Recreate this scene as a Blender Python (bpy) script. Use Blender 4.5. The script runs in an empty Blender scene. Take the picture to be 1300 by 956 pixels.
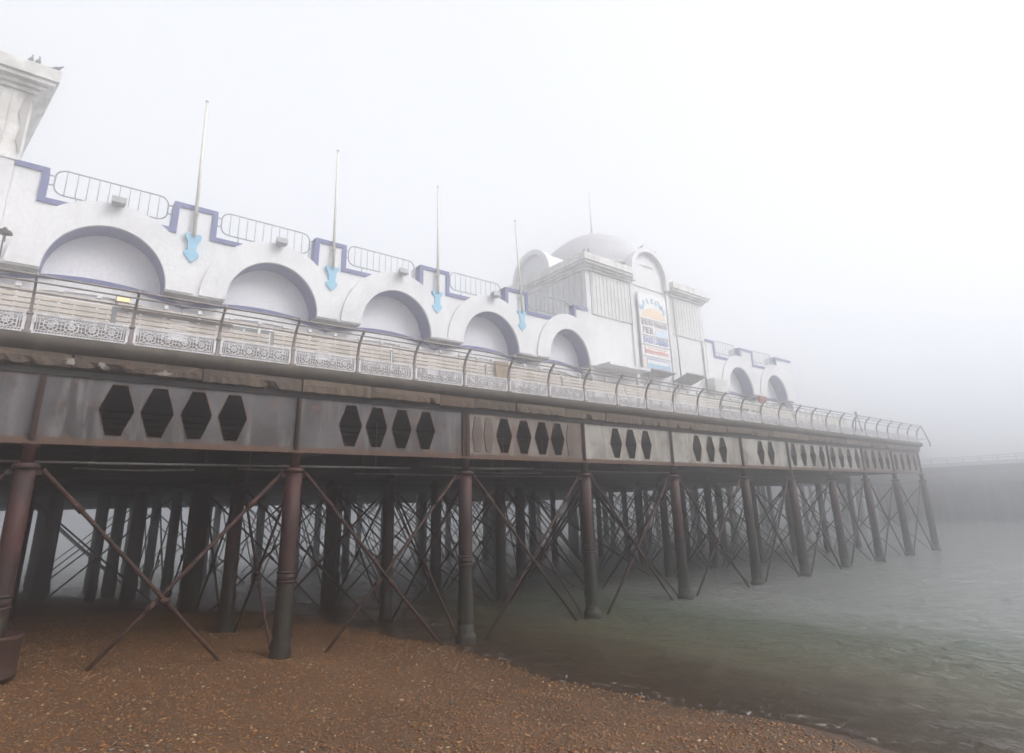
import bpy, math, random
import numpy as np
from mathutils import Vector, Matrix
from mathutils.geometry import tessellate_polygon
random.seed(7); rng = np.random.default_rng(7)
sc = bpy.context.scene; col = sc.collection
PI = math.pi

# ------------------------------------------------------------------ materials
def newmat(name):
    m = bpy.data.materials.new(name); m.use_nodes = True
    nt = m.node_tree; b = nt.nodes['Principled BSDF']
    return m, nt, b
def N(nt, typ, **kw):
    n = nt.nodes.new(typ)
    for k, v in kw.items():
        if k in n.inputs: n.inputs[k].default_value = v
        else: setattr(n, k, v)
    return n
def pos(nt, scale=(1, 1, 1)):
    g = N(nt, 'ShaderNodeNewGeometry'); mp = N(nt, 'ShaderNodeMapping')
    mp.inputs['Scale'].default_value = scale
    nt.links.new(g.outputs['Position'], mp.inputs['Vector']); return mp.outputs[0]
def noise(nt, vec, scale, detail=6, rough=.6):
    n = N(nt, 'ShaderNodeTexNoise'); n.inputs['Scale'].default_value = scale
    n.inputs['Detail'].default_value = detail; n.inputs['Roughness'].default_value = rough
    nt.links.new(vec, n.inputs['Vector']); return n.outputs['Fac']
def ramp(nt, fac, stops):
    r = N(nt, 'ShaderNodeValToRGB'); e = r.color_ramp.elements
    while len(e) < len(stops): e.new(.5)
    for el, (p, c) in zip(e, stops):
        el.position = p; el.color = (*c, 1) if len(c) == 3 else c
    nt.links.new(fac, r.inputs['Fac']); return r.outputs['Color']
def mix(nt, fac, a, b, blend='MIX'):
    m = N(nt, 'ShaderNodeMix', data_type='RGBA', blend_type=blend)
    for s, v in ((0, fac), (6, a), (7, b)):
        if hasattr(v, 'default_value') or hasattr(v, 'is_linked'): nt.links.new(v, m.inputs[s])
        else: m.inputs[s].default_value = v if s == 0 else (*v, 1)
    return m.outputs[2]
def bump(nt, b, h, strength=.3, dist=.02):
    n = N(nt, 'ShaderNodeBump'); n.inputs['Strength'].default_value = strength; n.inputs['Distance'].default_value = dist
    nt.links.new(h, n.inputs['Height']); nt.links.new(n.outputs[0], b.inputs['Normal'])
G3 = lambda v: (v, v, v)

def weathered(name, c1, c2, c3, sc1=1.2, streak=.5, rough=.6, metal=0, lo=.45, hi=.62, bs=.25, stretch=.18, finesc=9):
    """base paint c1, cloudy dirt c2, streaks of stain c3"""
    m, nt, b = newmat(name)
    p = pos(nt); pv = pos(nt, (1, 1, stretch))
    n1 = noise(nt, p, sc1); n2 = noise(nt, pv, 3.2, 8, .65); n3 = noise(nt, p, finesc, 8, .7)
    a = mix(nt, ramp(nt, n1, [(lo, G3(0)), (hi, G3(1))]), c1, c2)
    s = ramp(nt, n2, [(.52, G3(0)), (.70, G3(streak))])
    a = mix(nt, s, a, c3)
    a = mix(nt, .35, a, ramp(nt, n3, [(.3, G3(.45)), (.7, G3(1))]), 'MULTIPLY')
    nt.links.new(a, b.inputs['Base Color'])
    b.inputs['Roughness'].default_value = rough; b.inputs['Metallic'].default_value = metal
    bump(nt, b, n3, bs, .01)
    return m
M = {}
M['white'] = weathered('white_render', (.74, .74, .755), (.66, .66, .675), (.55, .53, .50), .5, .34, .7)
M['recess'] = weathered('shade_lifted_recess_render', (.85, .85, .88), (.80, .80, .84), (.74, .74, .78), .4, .2, .75)  # white render lightened in colour to offset shade inside the arches
M['oldwhite'] = weathered('peeling_white_render', (.74, .73, .71), (.56, .55, .52), (.40, .37, .32), 1.6, .6, .8, lo=.42, hi=.6, bs=.6)
M['cladding'] = weathered('grey_ribbed_cladding', (.66, .66, .65), (.58, .58, .57), (.48, .48, .45), .8, .6, .6)
M['roofing'] = weathered('grey_dome_roofing', (.50, .49, .51), (.43, .42, .44), (.36, .35, .36), .9, .5, .7)
M['blue'] = weathered('lavender_blue_trim', (.165, .175, .33), (.20, .205, .34), (.27, .27, .36), 1.0, .4, .6)
M['plate'] = weathered('brown_plate', (.12, .095, .08), (.09, .07, .06), (.17, .11, .08), 3, .5, .8)
M['trim'] = weathered('slate_blue_trim', (.095, .105, .28), (.12, .13, .29), (.20, .20, .29), 1.0, .4, .6)
M['cyan'] = weathered('bright_blue_paint', (.20, .47, .66), (.28, .53, .68), (.4, .5, .6), 2, .3, .5)
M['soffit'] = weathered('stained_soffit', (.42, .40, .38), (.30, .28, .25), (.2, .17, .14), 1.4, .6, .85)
M['iron_white'] = weathered('chipped_grey_white_iron', (.76, .75, .77), (.60, .59, .62), (.24, .14, .09), 6, .45, .5, finesc=30, stretch=1)
M['railpaint'] = weathered('weathered_brown_grey_iron', (.20, .17, .165), (.28, .25, .24), (.13, .07, .05), 4, .6, .5, finesc=25)
M['slat'] = weathered('beige_bench_timber', (.60, .54, .49), (.50, .45, .40), (.68, .66, .63), 2.5, .6, .8, finesc=16, stretch=2)
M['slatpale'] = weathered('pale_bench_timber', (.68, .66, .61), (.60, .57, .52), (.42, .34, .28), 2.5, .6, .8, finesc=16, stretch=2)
M['darkslat'] = weathered('dark_slat_and_shade_timber', (.11, .09, .08), (.08, .065, .06), (.15, .12, .1), 3, .5, .8)  # dark slat timber, also the painted shade under the benches
M['rust'] = weathered('rust_edge', (.13, .075, .052), (.095, .06, .048), (.20, .095, .045), 5, .5, .85, finesc=30, bs=.5)
M['column'] = None
M['brace'] = weathered('rusty_rod', (.046, .018, .012), (.028, .014, .011), (.09, .035, .02), 3, .6, .8, finesc=20, bs=.5)
M['darkiron'] = weathered('dark_iron', (.014, .012, .012), (.022, .017, .015), (.035, .02, .015), 2, .5, .8, bs=.5)  # iron colour darkened to deepen the shade seen under the deck
M['underdeck'] = weathered('shade_darkened_deck_timber', (.010, .009, .009), (.016, .014, .013), (.007, .007, .007), 1.5, .5, .9, bs=.5)  # near-black tone paints the under-deck shade into the timber
M['planks'] = weathered('light_bounce_deck_planks', (.42, .40, .37), (.34, .32, .29), (.25, .22, .19), 1.5, .5, .8, stretch=1)  # kept pale so the unseen deck top reflects light
M['pipe'] = weathered('pale_grey_conduit', (.30, .29, .28), (.2, .19, .19), (.12, .08, .06), 3, .5, .5)
M['pole'] = weathered('cream_flagpole_paint', (.66, .64, .56), (.6, .58, .5), (.4, .36, .28), 3, .4, .5)
M['lampgrey'] = weathered('grey_fitting', (.33, .33, .34), (.27, .27, .28), (.2, .18, .17), 4, .4, .5)
M['brownbin'] = weathered('brown_board', (.30, .23, .17), (.24, .18, .13), (.16, .12, .1), 3, .4, .8)
M['redpaint'] = weathered('faded_red_paint', (.48, .12, .08), (.42, .16, .12), (.5, .3, .25), 4, .4, .6)
M['canvas'] = weathered('grey_canvas', (.30, .29, .29), (.25, .24, .24), (.2, .2, .19), 1.5, .4, .9)
M['glass'] = weathered('grimy_glazing', (.22, .225, .23), (.17, .175, .18), (.3, .3, .3), 1, .3, .25)
def girder_mat(name, a, bcol, c, rustamt):
    m, nt, b = newmat(name)
    p = pos(nt); pv = pos(nt, (1, 1, .14))
    n1 = noise(nt, p, .9, 8, .6); n2 = noise(nt, pv, 4.0, 10, .7); n3 = noise(nt, p, 14, 8, .75); n4 = noise(nt, p, 2.3, 10, .72)
    x = mix(nt, ramp(nt, n1, [(.42, G3(0)), (.58, G3(1))]), a, bcol)
    x = mix(nt, ramp(nt, n2, [(.48, G3(0)), (.60, G3(.75))]), x, c)
    x = mix(nt, ramp(nt, n4, [(.60 - rustamt, G3(0)), (.68 - rustamt, G3(.85))]), x, (.17, .085, .05))
    x = mix(nt, ramp(nt, n2, [(.62 - rustamt * .4, G3(0)), (.70, G3(.6))]), x, (.26, .11, .045))
    x = mix(nt, .4, x, ramp(nt, n3, [(.3, G3(.45)), (.7, G3(1))]), 'MULTIPLY')
    nt.links.new(x, b.inputs['Base Color']); b.inputs['Roughness'].default_value = .62
    bump(nt, b, n3, .35, .01); return m
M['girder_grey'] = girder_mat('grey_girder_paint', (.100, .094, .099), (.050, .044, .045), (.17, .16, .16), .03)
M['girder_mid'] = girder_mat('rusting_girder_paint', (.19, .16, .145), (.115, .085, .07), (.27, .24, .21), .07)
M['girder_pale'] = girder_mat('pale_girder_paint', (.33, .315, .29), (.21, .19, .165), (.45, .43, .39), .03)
# cornice: dark wet concrete with lichen
M['cornice'] = weathered('mossy_dark_concrete', (.085, .07, .055), (.055, .045, .038), (.14, .125, .07), 2.2, .6, .9, finesc=20, bs=.7)
# fascia blocks vary by object
def fascia():
    m, nt, b = newmat('crumbling_fascia')
    oi = N(nt, 'ShaderNodeObjectInfo'); p = pos(nt)
    base = ramp(nt, oi.outputs['Random'], [(0, (.15, .10, .07)), (.3, (.11, .085, .07)), (.6, (.17, .125, .09)), (1, (.13, .10, .075))])
    n1 = noise(nt, p, 1.7, 8, .7); n2 = noise(nt, p, 12, 8, .75); n3 = noise(nt, pos(nt, (1, 1, .25)), 4, 9, .7)
    x = mix(nt, ramp(nt, n1, [(.55, G3(0)), (.62, G3(.8))]), base, (.24, .17, .12))
    x = mix(nt, ramp(nt, n3, [(.56, G3(0)), (.66, G3(.7))]), x, (.07, .045, .035))
    x = mix(nt, ramp(nt, n1, [(.27, G3(.9)), (.33, G3(0))]), x, (.30, .12, .05))
    x = mix(nt, .5, x, ramp(nt, n2, [(.3, G3(.4)), (.7, G3(1))]), 'MULTIPLY')
    nt.links.new(x, b.inputs['Base Color']); b.inputs['Roughness'].default_value = .95
    bump(nt, b, n2, .8, .03); return m
M['fascia'] = fascia()
M['patch_white'] = weathered('old_white_paint_patch', (.27, .24, .22), (.20, .17, .155), (.2, .15, .12), 6, .5, .9)
# columns: red-brown paint above, weed and tar below the tide mark
def column_mat():
    m, nt, b = newmat('rusty_red_column')
    g = N(nt, 'ShaderNodeNewGeometry'); sp = N(nt, 'ShaderNodeSeparateXYZ'); nt.links.new(g.outputs['Position'], sp.inputs[0])
    p = pos(nt); pv = pos(nt, (1, 1, .25))
    n1 = noise(nt, p, 1.5, 8, .65); n2 = noise(nt, pv, 5, 9, .7); n3 = noise(nt, p, 18, 8, .75)
    red = mix(nt, ramp(nt, n1, [(.4, G3(0)), (.6, G3(1))]), (.062, .016, .012), (.032, .013, .011))
    red = mix(nt, ramp(nt, n2, [(.58, G3(0)), (.70, G3(.7))]), red, (.15, .08, .055))
    weed = mix(nt, ramp(nt, n2, [(.4, G3(0)), (.6, G3(1))]), (.012, .010, .008), (.020, .020, .011))
    ad = N(nt, 'ShaderNodeMath', operation='MULTIPLY_ADD'); ad.inputs[1].default_value = 2.2; nt.links.new(n1, ad.inputs[0]); nt.links.new(sp.outputs['Z'], ad.inputs[2])
    mr = N(nt, 'ShaderNodeMapRange'); nt.links.new(ad.outputs[0], mr.inputs[0])
    mr.inputs[1].default_value = 2.4; mr.inputs[2].default_value = 4.0
    x = mix(nt, mr.outputs[0], weed, red)
    x = mix(nt, .45, x, ramp(nt, n3, [(.3, G3(.4)), (.7, G3(1))]), 'MULTIPLY')
    nt.links.new(x, b.inputs['Base Color']); b.inputs['Roughness'].default_value = .6
    bump(nt, b, n3, .8, .02); return m
M['column'] = column_mat()
def flat(name, c, rough=.6):
    m, nt, b = newmat(name)
    n = noise(nt, pos(nt), 8, 4); nt.links.new(mix(nt, .25, c, ramp(nt, n, [(.3, G3(.6)), (.7, G3(1))]), 'MULTIPLY'), b.inputs['Base Color'])
    b.inputs['Roughness'].default_value = rough; return m
M['s_white'] = flat('sign_white', (.78, .78, .78)); M['s_blue'] = flat('sign_sky_blue', (.32, .54, .72))
M['s_navy'] = flat('sign_navy', (.28, .33, .55)); M['s_orange'] = flat('sign_orange', (.78, .60, .42))
M['s_red'] = flat('sign_red', (.66, .27, .24)); M['s_brown'] = flat('sign_grey_lettering', (.32, .29, .31))
M['s_pale'] = flat('sign_pale_blue', (.55, .68, .80))
M['feather'] = flat('dark_grey_feathers', (.16, .16, .18)); M['feather_pale'] = flat('pale_grey_feathers', (.30, .30, .33))
def lit():
    m, nt, b = newmat('lit_amber_lens'); b.inputs['Base Color'].default_value = (.8, .5, .2, 1)
    b.inputs['Emission Color'].default_value = (1, .62, .25, 1); b.inputs['Emission Strength'].default_value = 1.3; return m
M['lit'] = lit()

# ------------------------------------------------------------------ mesh builder
class MB:
    def __init__(s): s.v = []; s.f = []; s.m = []; s.smooth = []
    def add(s, vs, fs, mi=0, sm=False):
        o = len(s.v); s.v += [tuple(p) for p in vs]
        for f in fs: s.f.append(tuple(i + o for i in f)); s.m.append(mi); s.smooth.append(sm)
    def box(s, x0, x1, y0, y1, z0, z1, mi=0):
        vs = [(x, y, z) for z in (z0, z1) for y in (y0, y1) for x in (x0, x1)]
        s.add(vs, [(0, 2, 3, 1), (4, 5, 7, 6), (0, 1, 5, 4), (2, 6, 7, 3), (0, 4, 6, 2), (1, 3, 7, 5)], mi)
    def tube(s, pts, r, n=8, mi=0, caps=True, sm=True, radii=None):
        pts = [Vector(p) for p in pts]; vs = []; k = len(pts)
        ref = None
        for i, p in enumerate(pts):
            t = (pts[min(i + 1, k - 1)] - pts[max(i - 1, 0)]).normalized()
            a = ref if ref is not None else (Vector((0, 0, 1)) if abs(t.z) < .9 else Vector((1, 0, 0)))
            u = (a - t * a.dot(t)).normalized(); w = t.cross(u); ref = u
            rr = radii[i] if radii else r
            for j in range(n):
                an = 2 * PI * j / n + PI / n
                vs.append(p + (u * math.cos(an) + w * math.sin(an)) * rr)
        fs = [(i * n + j, i * n + (j + 1) % n, (i + 1) * n + (j + 1) % n, (i + 1) * n + j) for i in range(k - 1) for j in range(n)]
        s.add(vs, fs, mi, sm)
        if caps:
            o = len(s.v) - len(vs)
            s.f.append(tuple(o + j for j in reversed(range(n)))); s.m.append(mi); s.smooth.append(False)
            s.f.append(tuple(o + (k - 1) * n + j for j in range(n))); s.m.append(mi); s.smooth.append(False)
    def ring(s, c, r, rt, axis='x', n=16, nt=4, mi=0):
        for i in range(n):
            pass
        pts = []
        for i in range(n + 1):
            a = 2 * PI * i / n
            if axis == 'x': pts.append((c[0], c[1] + r * math.cos(a), c[2] + r * math.sin(a)))
            else: pts.append((c[0] + r * math.cos(a), c[1] + r * math.sin(a), c[2]))
        s.tube(pts, rt, nt, mi, caps=False)
    def lathe(s, c, prof, n=20, mi=0, sm=True):
        vs = [(c[0] + r * math.cos(2 * PI * j / n), c[1] + r * math.sin(2 * PI * j / n), c[2] + z) for r, z in prof for j in range(n)]
        k = len(prof)
        fs = [(i * n + j, i * n + (j + 1) % n, (i + 1) * n + (j + 1) % n, (i + 1) * n + j) for i in range(k - 1) for j in range(n)]
        fs += [tuple(reversed(range(n))), tuple((k - 1) * n + j for j in range(n))]
        s.add(vs, fs, mi, sm)
    def plate(s, loops, x0, x1, mi=0, side_mi=None, back=True):
        """loops in (y,z): first outer, then holes; extruded from x0 (back) to x1 (front)"""
        side_mi = mi if side_mi is None else side_mi
        flatv = [p for lp in loops for p in lp]
        tris = tessellate_polygon([[Vector((p[0], p[1], 0)) for p in lp] for lp in loops])
        fr = []
        for t in tris:
            a, b, c = (flatv[i] for i in t)
            if (b[0] - a[0]) * (c[1] - a[1]) - (b[1] - a[1]) * (c[0] - a[0]) < 0: t = (t[0], t[2], t[1])
            fr.append(tuple(t))
        s.add([(x1, y, z) for y, z in flatv], fr, mi)
        if back: s.add([(x0, y, z) for y, z in flatv], [tuple(reversed(t)) for t in fr], mi)
        for q, lp in enumerate(loops):
            n = len(lp)
            area = sum(lp[i][0] * lp[(i + 1) % n][1] - lp[(i + 1) % n][0] * lp[i][1] for i in range(n))
            ccw = area > 0
            if q > 0: ccw = not ccw
            vs = [(x1, y, z) for y, z in lp] + [(x0, y, z) for y, z in lp]
            fs = []
            for i in range(n):
                j = (i + 1) % n
                fs.append((i, i + n, j + n, j) if ccw else (j, j + n, i + n, i))
            s.add(vs, fs, side_mi)
    def extrude_y(s, prof, y0, y1, mi=0, sm=False, step=None, jit=0):
        ys = [y0, y1] if not step else list(np.linspace(y0, y1, max(2, int((y1 - y0) / step) + 1)))
        n = len(prof); vs = []
        for y in ys:
            for x, z in prof: vs.append((x + random.uniform(-jit, jit), y, z + random.uniform(-jit, jit)))
        fs = [(i * n + j, (i + 1) * n + j, (i + 1) * n + (j + 1) % n, i * n + (j + 1) % n) for i in range(len(ys) - 1) for j in range(n)]
        fs += [tuple(range(n)), tuple(reversed([(len(ys) - 1) * n + j for j in range(n)]))]
        s.add(vs, fs, mi, sm)
    def mesh(s, name, mats):
        me = bpy.data.meshes.new(name); me.from_pydata(s.v, [], s.f)
        for m in (mats if isinstance(mats, (list, tuple)) else [mats]): me.materials.append(M[m] if isinstance(m, str) else m)
        me.polygons.foreach_set('material_index', s.m); me.polygons.foreach_set('use_smooth', s.smooth)
        me.update(); return me
    def build(s, name, mats, parent=None, loc=(0, 0, 0), bevel=0):
        o = bpy.data.objects.new(name, s.mesh(name, mats)); col.objects.link(o); o.location = loc
        if parent: o.parent = parent
        if bevel:
            b = o.modifiers.new('b', 'BEVEL'); b.width = bevel; b.segments = 2; b.limit_method = 'ANGLE'
        return o
def tag(o, label=None, cat=None, group=None, kind=None):
    if label: o['label'] = label
    if cat: o['category'] = cat
    if group: o['group'] = group
    if kind: o['kind'] = kind
    return o
def empty(name, loc=(0, 0, 0)):
    e = bpy.data.objects.new(name, None); e.empty_display_size = .2; col.objects.link(e); e.location = loc; return e
def copy_obj(o, parent, loc=None):
    c = o.copy(); col.objects.link(c); c.parent = parent
    if loc is not None: c.location = loc
    return c
def local(mb, origin):
    ox, oy, oz = origin; mb.v = [(x - ox, y - oy, z - oz) for x, y, z in mb.v]; return mb
SKEW = {}
def part(mb, name, mats, root, **kw):
    """mb in world coordinates, parented under an Empty at its own place"""
    if root.name in SKEW: mb.v = [(x, y - .17 * max(0, -20.4 - x) * min(1, max(0, (y + 12.6) / 10.8)), z) for x, y, z in mb.v]
    l = root.location if root.parent is None else root.parent.location + root.location
    return local(mb, l).build(name, mats, root, **kw)

# ------------------------------------------------------------------ camera (solved from the photograph)
R = np.array([[0.62065158, -0.22609055, -0.75078271], [0.78371712, 0.14949282, 0.60285933], [-0.02406417, -0.96256686, 0.26997399]])
cam = bpy.data.cameras.new('camera'); co = bpy.data.objects.new('camera', cam); col.objects.link(co)
mw = Matrix.Identity(4)
for i in range(3):
    mw[i][0] = R[i, 0]; mw[i][1] = -R[i, 1]; mw[i][2] = -R[i, 2]
mw[2][3] = 3.5
co.matrix_world = mw
cam.sensor_width = 36; cam.lens = 740 / 1300 * 36; cam.shift_y = -44.5 / 1300; cam.clip_end = 3000; cam.clip_start = .05
sc.camera = co

# ------------------------------------------------------------------ setting
SX = np.array([-450, -60, -50, -40, -34.5, -30, -22.7, -17.5, -15, -12.8, -9.5, -5, 0, 450]); SY = np.array([-60, -8, -4.5, -.6, 2.3, 4.7, 7.3, 8.5, 8.7, 8.9, 9.25, 9.6, 10, 14])
def wob(x, y):
    return .5 * np.sin(x * .9 + .6 * np.sin(y * .7)) * np.cos(y * .8 + x * .3) + .3 * np.sin(x * 2.3 + y * 1.1) * np.sin(y * 1.9)
def height(x, y):
    d = np.interp(x, SX, SY) + .18 * np.sin(x * .8) + .1 * np.sin(x * 2.1 + 1) - y
    up = 2.6 * (1 - np.exp(-np.maximum(d, 0) / 2.6 * .108)); dn = -.075 * np.maximum(-d, 0)
    h = np.where(d > 0, up, np.maximum(dn, -2.6))
    t = np.clip((x + 8) / 6, 0, 1); t2 = np.clip((d + 1) / 6, 0, 1)
    h = h + .75 * t * t * (3 - 2 * t) * t2
    rg = .05 * np.exp(-((d - 1.6 - .3 * np.sin(x * .5)) / .45) ** 2) + .045 * np.exp(-((d - 4.2 - .4 * np.sin(x * .35 + 1)) / .6) ** 2)
    for cx, cy in ((-14.4, -.2), (-14.4, 4.78), (-19.1, 4.78), (-24, 4.78)): h = h - .09 * np.exp(-((x - cx) ** 2 + (y - cy) ** 2) / .3)
    return h + rg + .05 * wob(x, y) * np.clip(d * .6 + .1, 0, 1), d
def axis(segs):
    out = []
    for a, b, st in segs: out += list(np.arange(a, b, st))
    return np.array(out + [segs[-1][1]])
def grid(name, xs, ys, zf):
    X, Y = np.meshgrid(xs, ys, indexing='ij'); Z = zf(X, Y)
    nx, ny = len(xs), len(ys); v = np.stack([X, Y, Z], -1).reshape(-1, 3)
    i = np.arange(nx - 1)[:, None] * ny + np.arange(ny - 1)[None]; i = i.ravel()
    f = np.stack([i, i + ny, i + ny + 1, i + 1], 1)
    me = bpy.data.meshes.new(name); me.from_pydata(v.tolist(), [], f.tolist()); me.polygons.foreach_set('use_smooth', [True] * len(f)); me.update()
    o = bpy.data.objects.new(name, me); col.objects.link(o); return o, X, Y
gx = axis([(-440, -80, 20), (-80, -48, 2), (-48, -22, .6), (-22, 2, .2), (2, 20, 1), (20, 80, 5), (80, 440, 20)])
gy = axis([(-440, -60, 20), (-60, -12, 2), (-12, 14, .2), (14, 40, 1), (40, 440, 20)])
ground, _, _ = grid('ground', gx, gy, lambda X, Y: height(X, Y)[0])
tag(ground, 'orange brown shingle beach sloping down to the sea', 'beach', kind='structure')
def shingle():
    m, nt, b = newmat('shingle'); p = pos(nt)
    stops = [(0, (0.119, 0.045, 0.011)), (.2, (0.059, 0.024, 0.008)), (.4, (0.154, 0.065, 0.020)), (.55, (0.077, 0.035, 0.015)), (.7, (0.178, 0.087, 0.034)), (.82, (0.036, 0.025, 0.020)), (.93, (0.112, 0.068, 0.036)), (1, (0.201, 0.140, 0.088))]
    cols = []; hs = []
    for s in (22, 55):
        vo = N(nt, 'ShaderNodeTexVoronoi'); vo.inputs['Scale'].default_value = s; nt.links.new(p, vo.inputs['Vector'])
        sp = N(nt, 'ShaderNodeSeparateColor'); nt.links.new(vo.outputs['Color'], sp.inputs[0])
        cols.append(ramp(nt, sp.outputs[0], stops)); hs.append(vo.outputs['Distance'])
    c = mix(nt, .6, cols[0], cols[1])
    n = noise(nt, p, .8, 5, .6)
    c = mix(nt, .7, c, ramp(nt, n, [(.3, G3(.6)), (.65, G3(1))]), 'MULTIPLY')
    # wet, darker near the water line (a real wetness mark, follows height)
    g = N(nt, 'ShaderNodeNewGeometry'); sp = N(nt, 'ShaderNodeSeparateXYZ'); nt.links.new(g.outputs['Position'], sp.inputs[0])
    mr = N(nt, 'ShaderNodeMapRange'); nt.links.new(sp.outputs['Z'], mr.inputs[0]); mr.inputs[1].default_value = .02; mr.inputs[2].default_value = .32
    wet = mix(nt, mr.outputs[0], G3(.62), G3(1)); c = mix(nt, 1.0, c, wet, 'MULTIPLY')
    nt.links.new(c, b.inputs['Base Color'])
    rr = N(nt, 'ShaderNodeMapRange'); nt.links.new(mr.outputs[0], rr.inputs[0]); rr.inputs[3].default_value = .4; rr.inputs[4].default_value = .75
    nt.links.new(rr.outputs[0], b.inputs['Roughness'])
    bp = N(nt, 'ShaderNodeBump', invert=True); bp.inputs['Strength'].default_value = .9; bp.inputs['Distance'].default_value = .03; nt.links.new(hs[0], bp.inputs['Height'])
    b2 = N(nt, 'ShaderNodeBump', invert=True); b2.inputs['Strength'].default_value = .8; b2.inputs['Distance'].default_value = .012; nt.links.new(hs[1], b2.inputs['Height'])
    nt.links.new(bp.outputs[0], b2.inputs['Normal']); nt.links.new(b2.outputs[0], b.inputs['Normal']); return m
ground.data.materials.append(shingle())

# loose stones on the part of the beach one can see
def pebbles(n):
    xs = rng.uniform(-24, -2.5, n * 2); ys = rng.uniform(-4, 10.2, n * 2)
    h, d = height(xs, ys); ok = (d > -.15); xs, ys, h = xs[ok][:n], ys[ok][:n], h[ok][:n]; n = len(xs)
    base = np.array([(1, 0, 0), (0, 1, 0), (-1, 0, 0), (0, -1, 0), (0, 0, 1), (0, 0, -1), (.7, .7, .45), (-.7, .7, .5), (-.7, -.7, .4), (.7, -.7, .5)], float)
    F = [(4, 0, 6), (4, 6, 1), (4, 1, 7), (4, 7, 2), (4, 2, 8), (4, 8, 3), (4, 3, 9), (4, 9, 0), (0, 5, 6), (6, 5, 1), (1, 5, 7), (7, 5, 2), (2, 5, 8), (8, 5, 3), (3, 5, 9), (9, 5, 0)]
    s = rng.gamma(2.6, .0036, n) + .006
    S = np.stack([s * rng.uniform(.8, 1.6, n), s * rng.uniform(.7, 1.2, n), s * rng.uniform(.4, .8, n)], 1)
    a = rng.uniform(0, 6.28, n); V = base[None] * S[:, None]
    V = V * rng.uniform(.85, 1.15, (n, 10, 1))
    x = V[..., 0] * np.cos(a)[:, None] - V[..., 1] * np.sin(a)[:, None]; y = V[..., 0] * np.sin(a)[:, None] + V[..., 1] * np.cos(a)[:, None]
    V = np.stack([x + xs[:, None], y + ys[:, None], V[..., 2] + h[:, None] + S[:, 2:3] * .3], -1).reshape(-1, 3)
    F = (np.array(F)[None] + (np.arange(n) * 10)[:, None, None]).reshape(-1, 3)
    me = bpy.data.meshes.new('loose_pebbles'); me.vertices.add(len(V)); me.vertices.foreach_set('co', V.ravel())
    me.loops.add(len(F) * 3); me.loops.foreach_set('vertex_index', F.ravel()); me.polygons.add(len(F))
    me.polygons.foreach_set('loop_start', np.arange(len(F)) * 3); me.polygons.foreach_set('use_smooth', np.ones(len(F), bool)); me.update(calc_edges=True)
    o = bpy.data.objects.new('loose_pebbles', me); col.objects.link(o)
    m, nt, b = newmat('pebble'); g = N(nt, 'ShaderNodeNewGeometry')
    c = ramp(nt, g.outputs['Random Per Island'], [(0, (0.211, 0.080, 0.018)), (.18, (0.107, 0.043, 0.013)), (.35, (0.264, 0.115, 0.031)), (.5, (0.141, 0.064, 0.022)), (.64, (0.299, 0.152, 0.056)), (.76, (0.053, 0.043, 0.034)), (.86, (0.123, 0.097, 0.069)), (.95, (0.238, 0.093, 0.024)), (.985, (0.370, 0.289, 0.173))])
    c = mix(nt, .5, c, ramp(nt, noise(nt, pos(nt), 60, 4), [(.3, G3(.6)), (.7, G3(1))]), 'MULTIPLY')
    nt.links.new(c, b.inputs['Base Color']); b.inputs['Roughness'].default_value = .55
    me.materials.append(m)
    tag(o, 'loose orange, brown and grey pebbles strewn over the beach', 'pebbles', kind='stuff')
pebbles(85000)

# water with a gentle swell, clear over the shingle at its edge and murky green beyond
wx = axis([(-438, -70, 16), (-70, -40, 1), (-40, 6, .22), (6, 30, 1), (30, 438, 16)])
wy = axis([(-60, -10, 5), (-10, 6, .6), (6, 24, .16), (24, 50, .4), (50, 110, 2), (110, 438, 16)])
def swell(X, Y):
    near = np.clip((60 - Y) / 20, 0, 1)
    t = Y - 16.6 - .06 * (X + 8) - .35 * np.sin(X * .25)
    z = .19 * np.exp(-(t / 1.0) ** 2) * np.clip((X + 16) / 6, 0, 1)
    t = Y - 12.2 - .05 * (X + 6) - .25 * np.sin(X * .4)
    z += .08 * np.exp(-(t / .6) ** 2) * np.clip((X + 14) / 5, 0, 1)
    for k, (a, w, dx, dy, ph) in enumerate([(.034, 2.1, .2, 1, 0), (.025, 3.4, -.35, 1, 2), (.018, 5.3, .5, .9, 1), (.012, 7.9, -.7, .8, 4), (.008, 11., .1, 1, 3)]):
        z += a * np.sin(w * (dx * X + dy * Y) + ph + 1.5 * np.sin(.31 * X + .17 * Y * (k + 1)))
    d = np.interp(X, SX, SY) - Y
    return near * z * np.clip(-d / 2.5, .0, 1) + .004
water, WX, WY = grid('sea_water', wx, wy, swell)
tag(water, 'murky green sea water lapping at the shingle under the pier', 'sea', kind='structure')
hh, dd = height(WX, WY)
at = water.data.attributes.new('depth', 'FLOAT', 'POINT'); at.data.foreach_set('value', np.clip(-hh, -1, 5).ravel().astype(np.float32))
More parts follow.
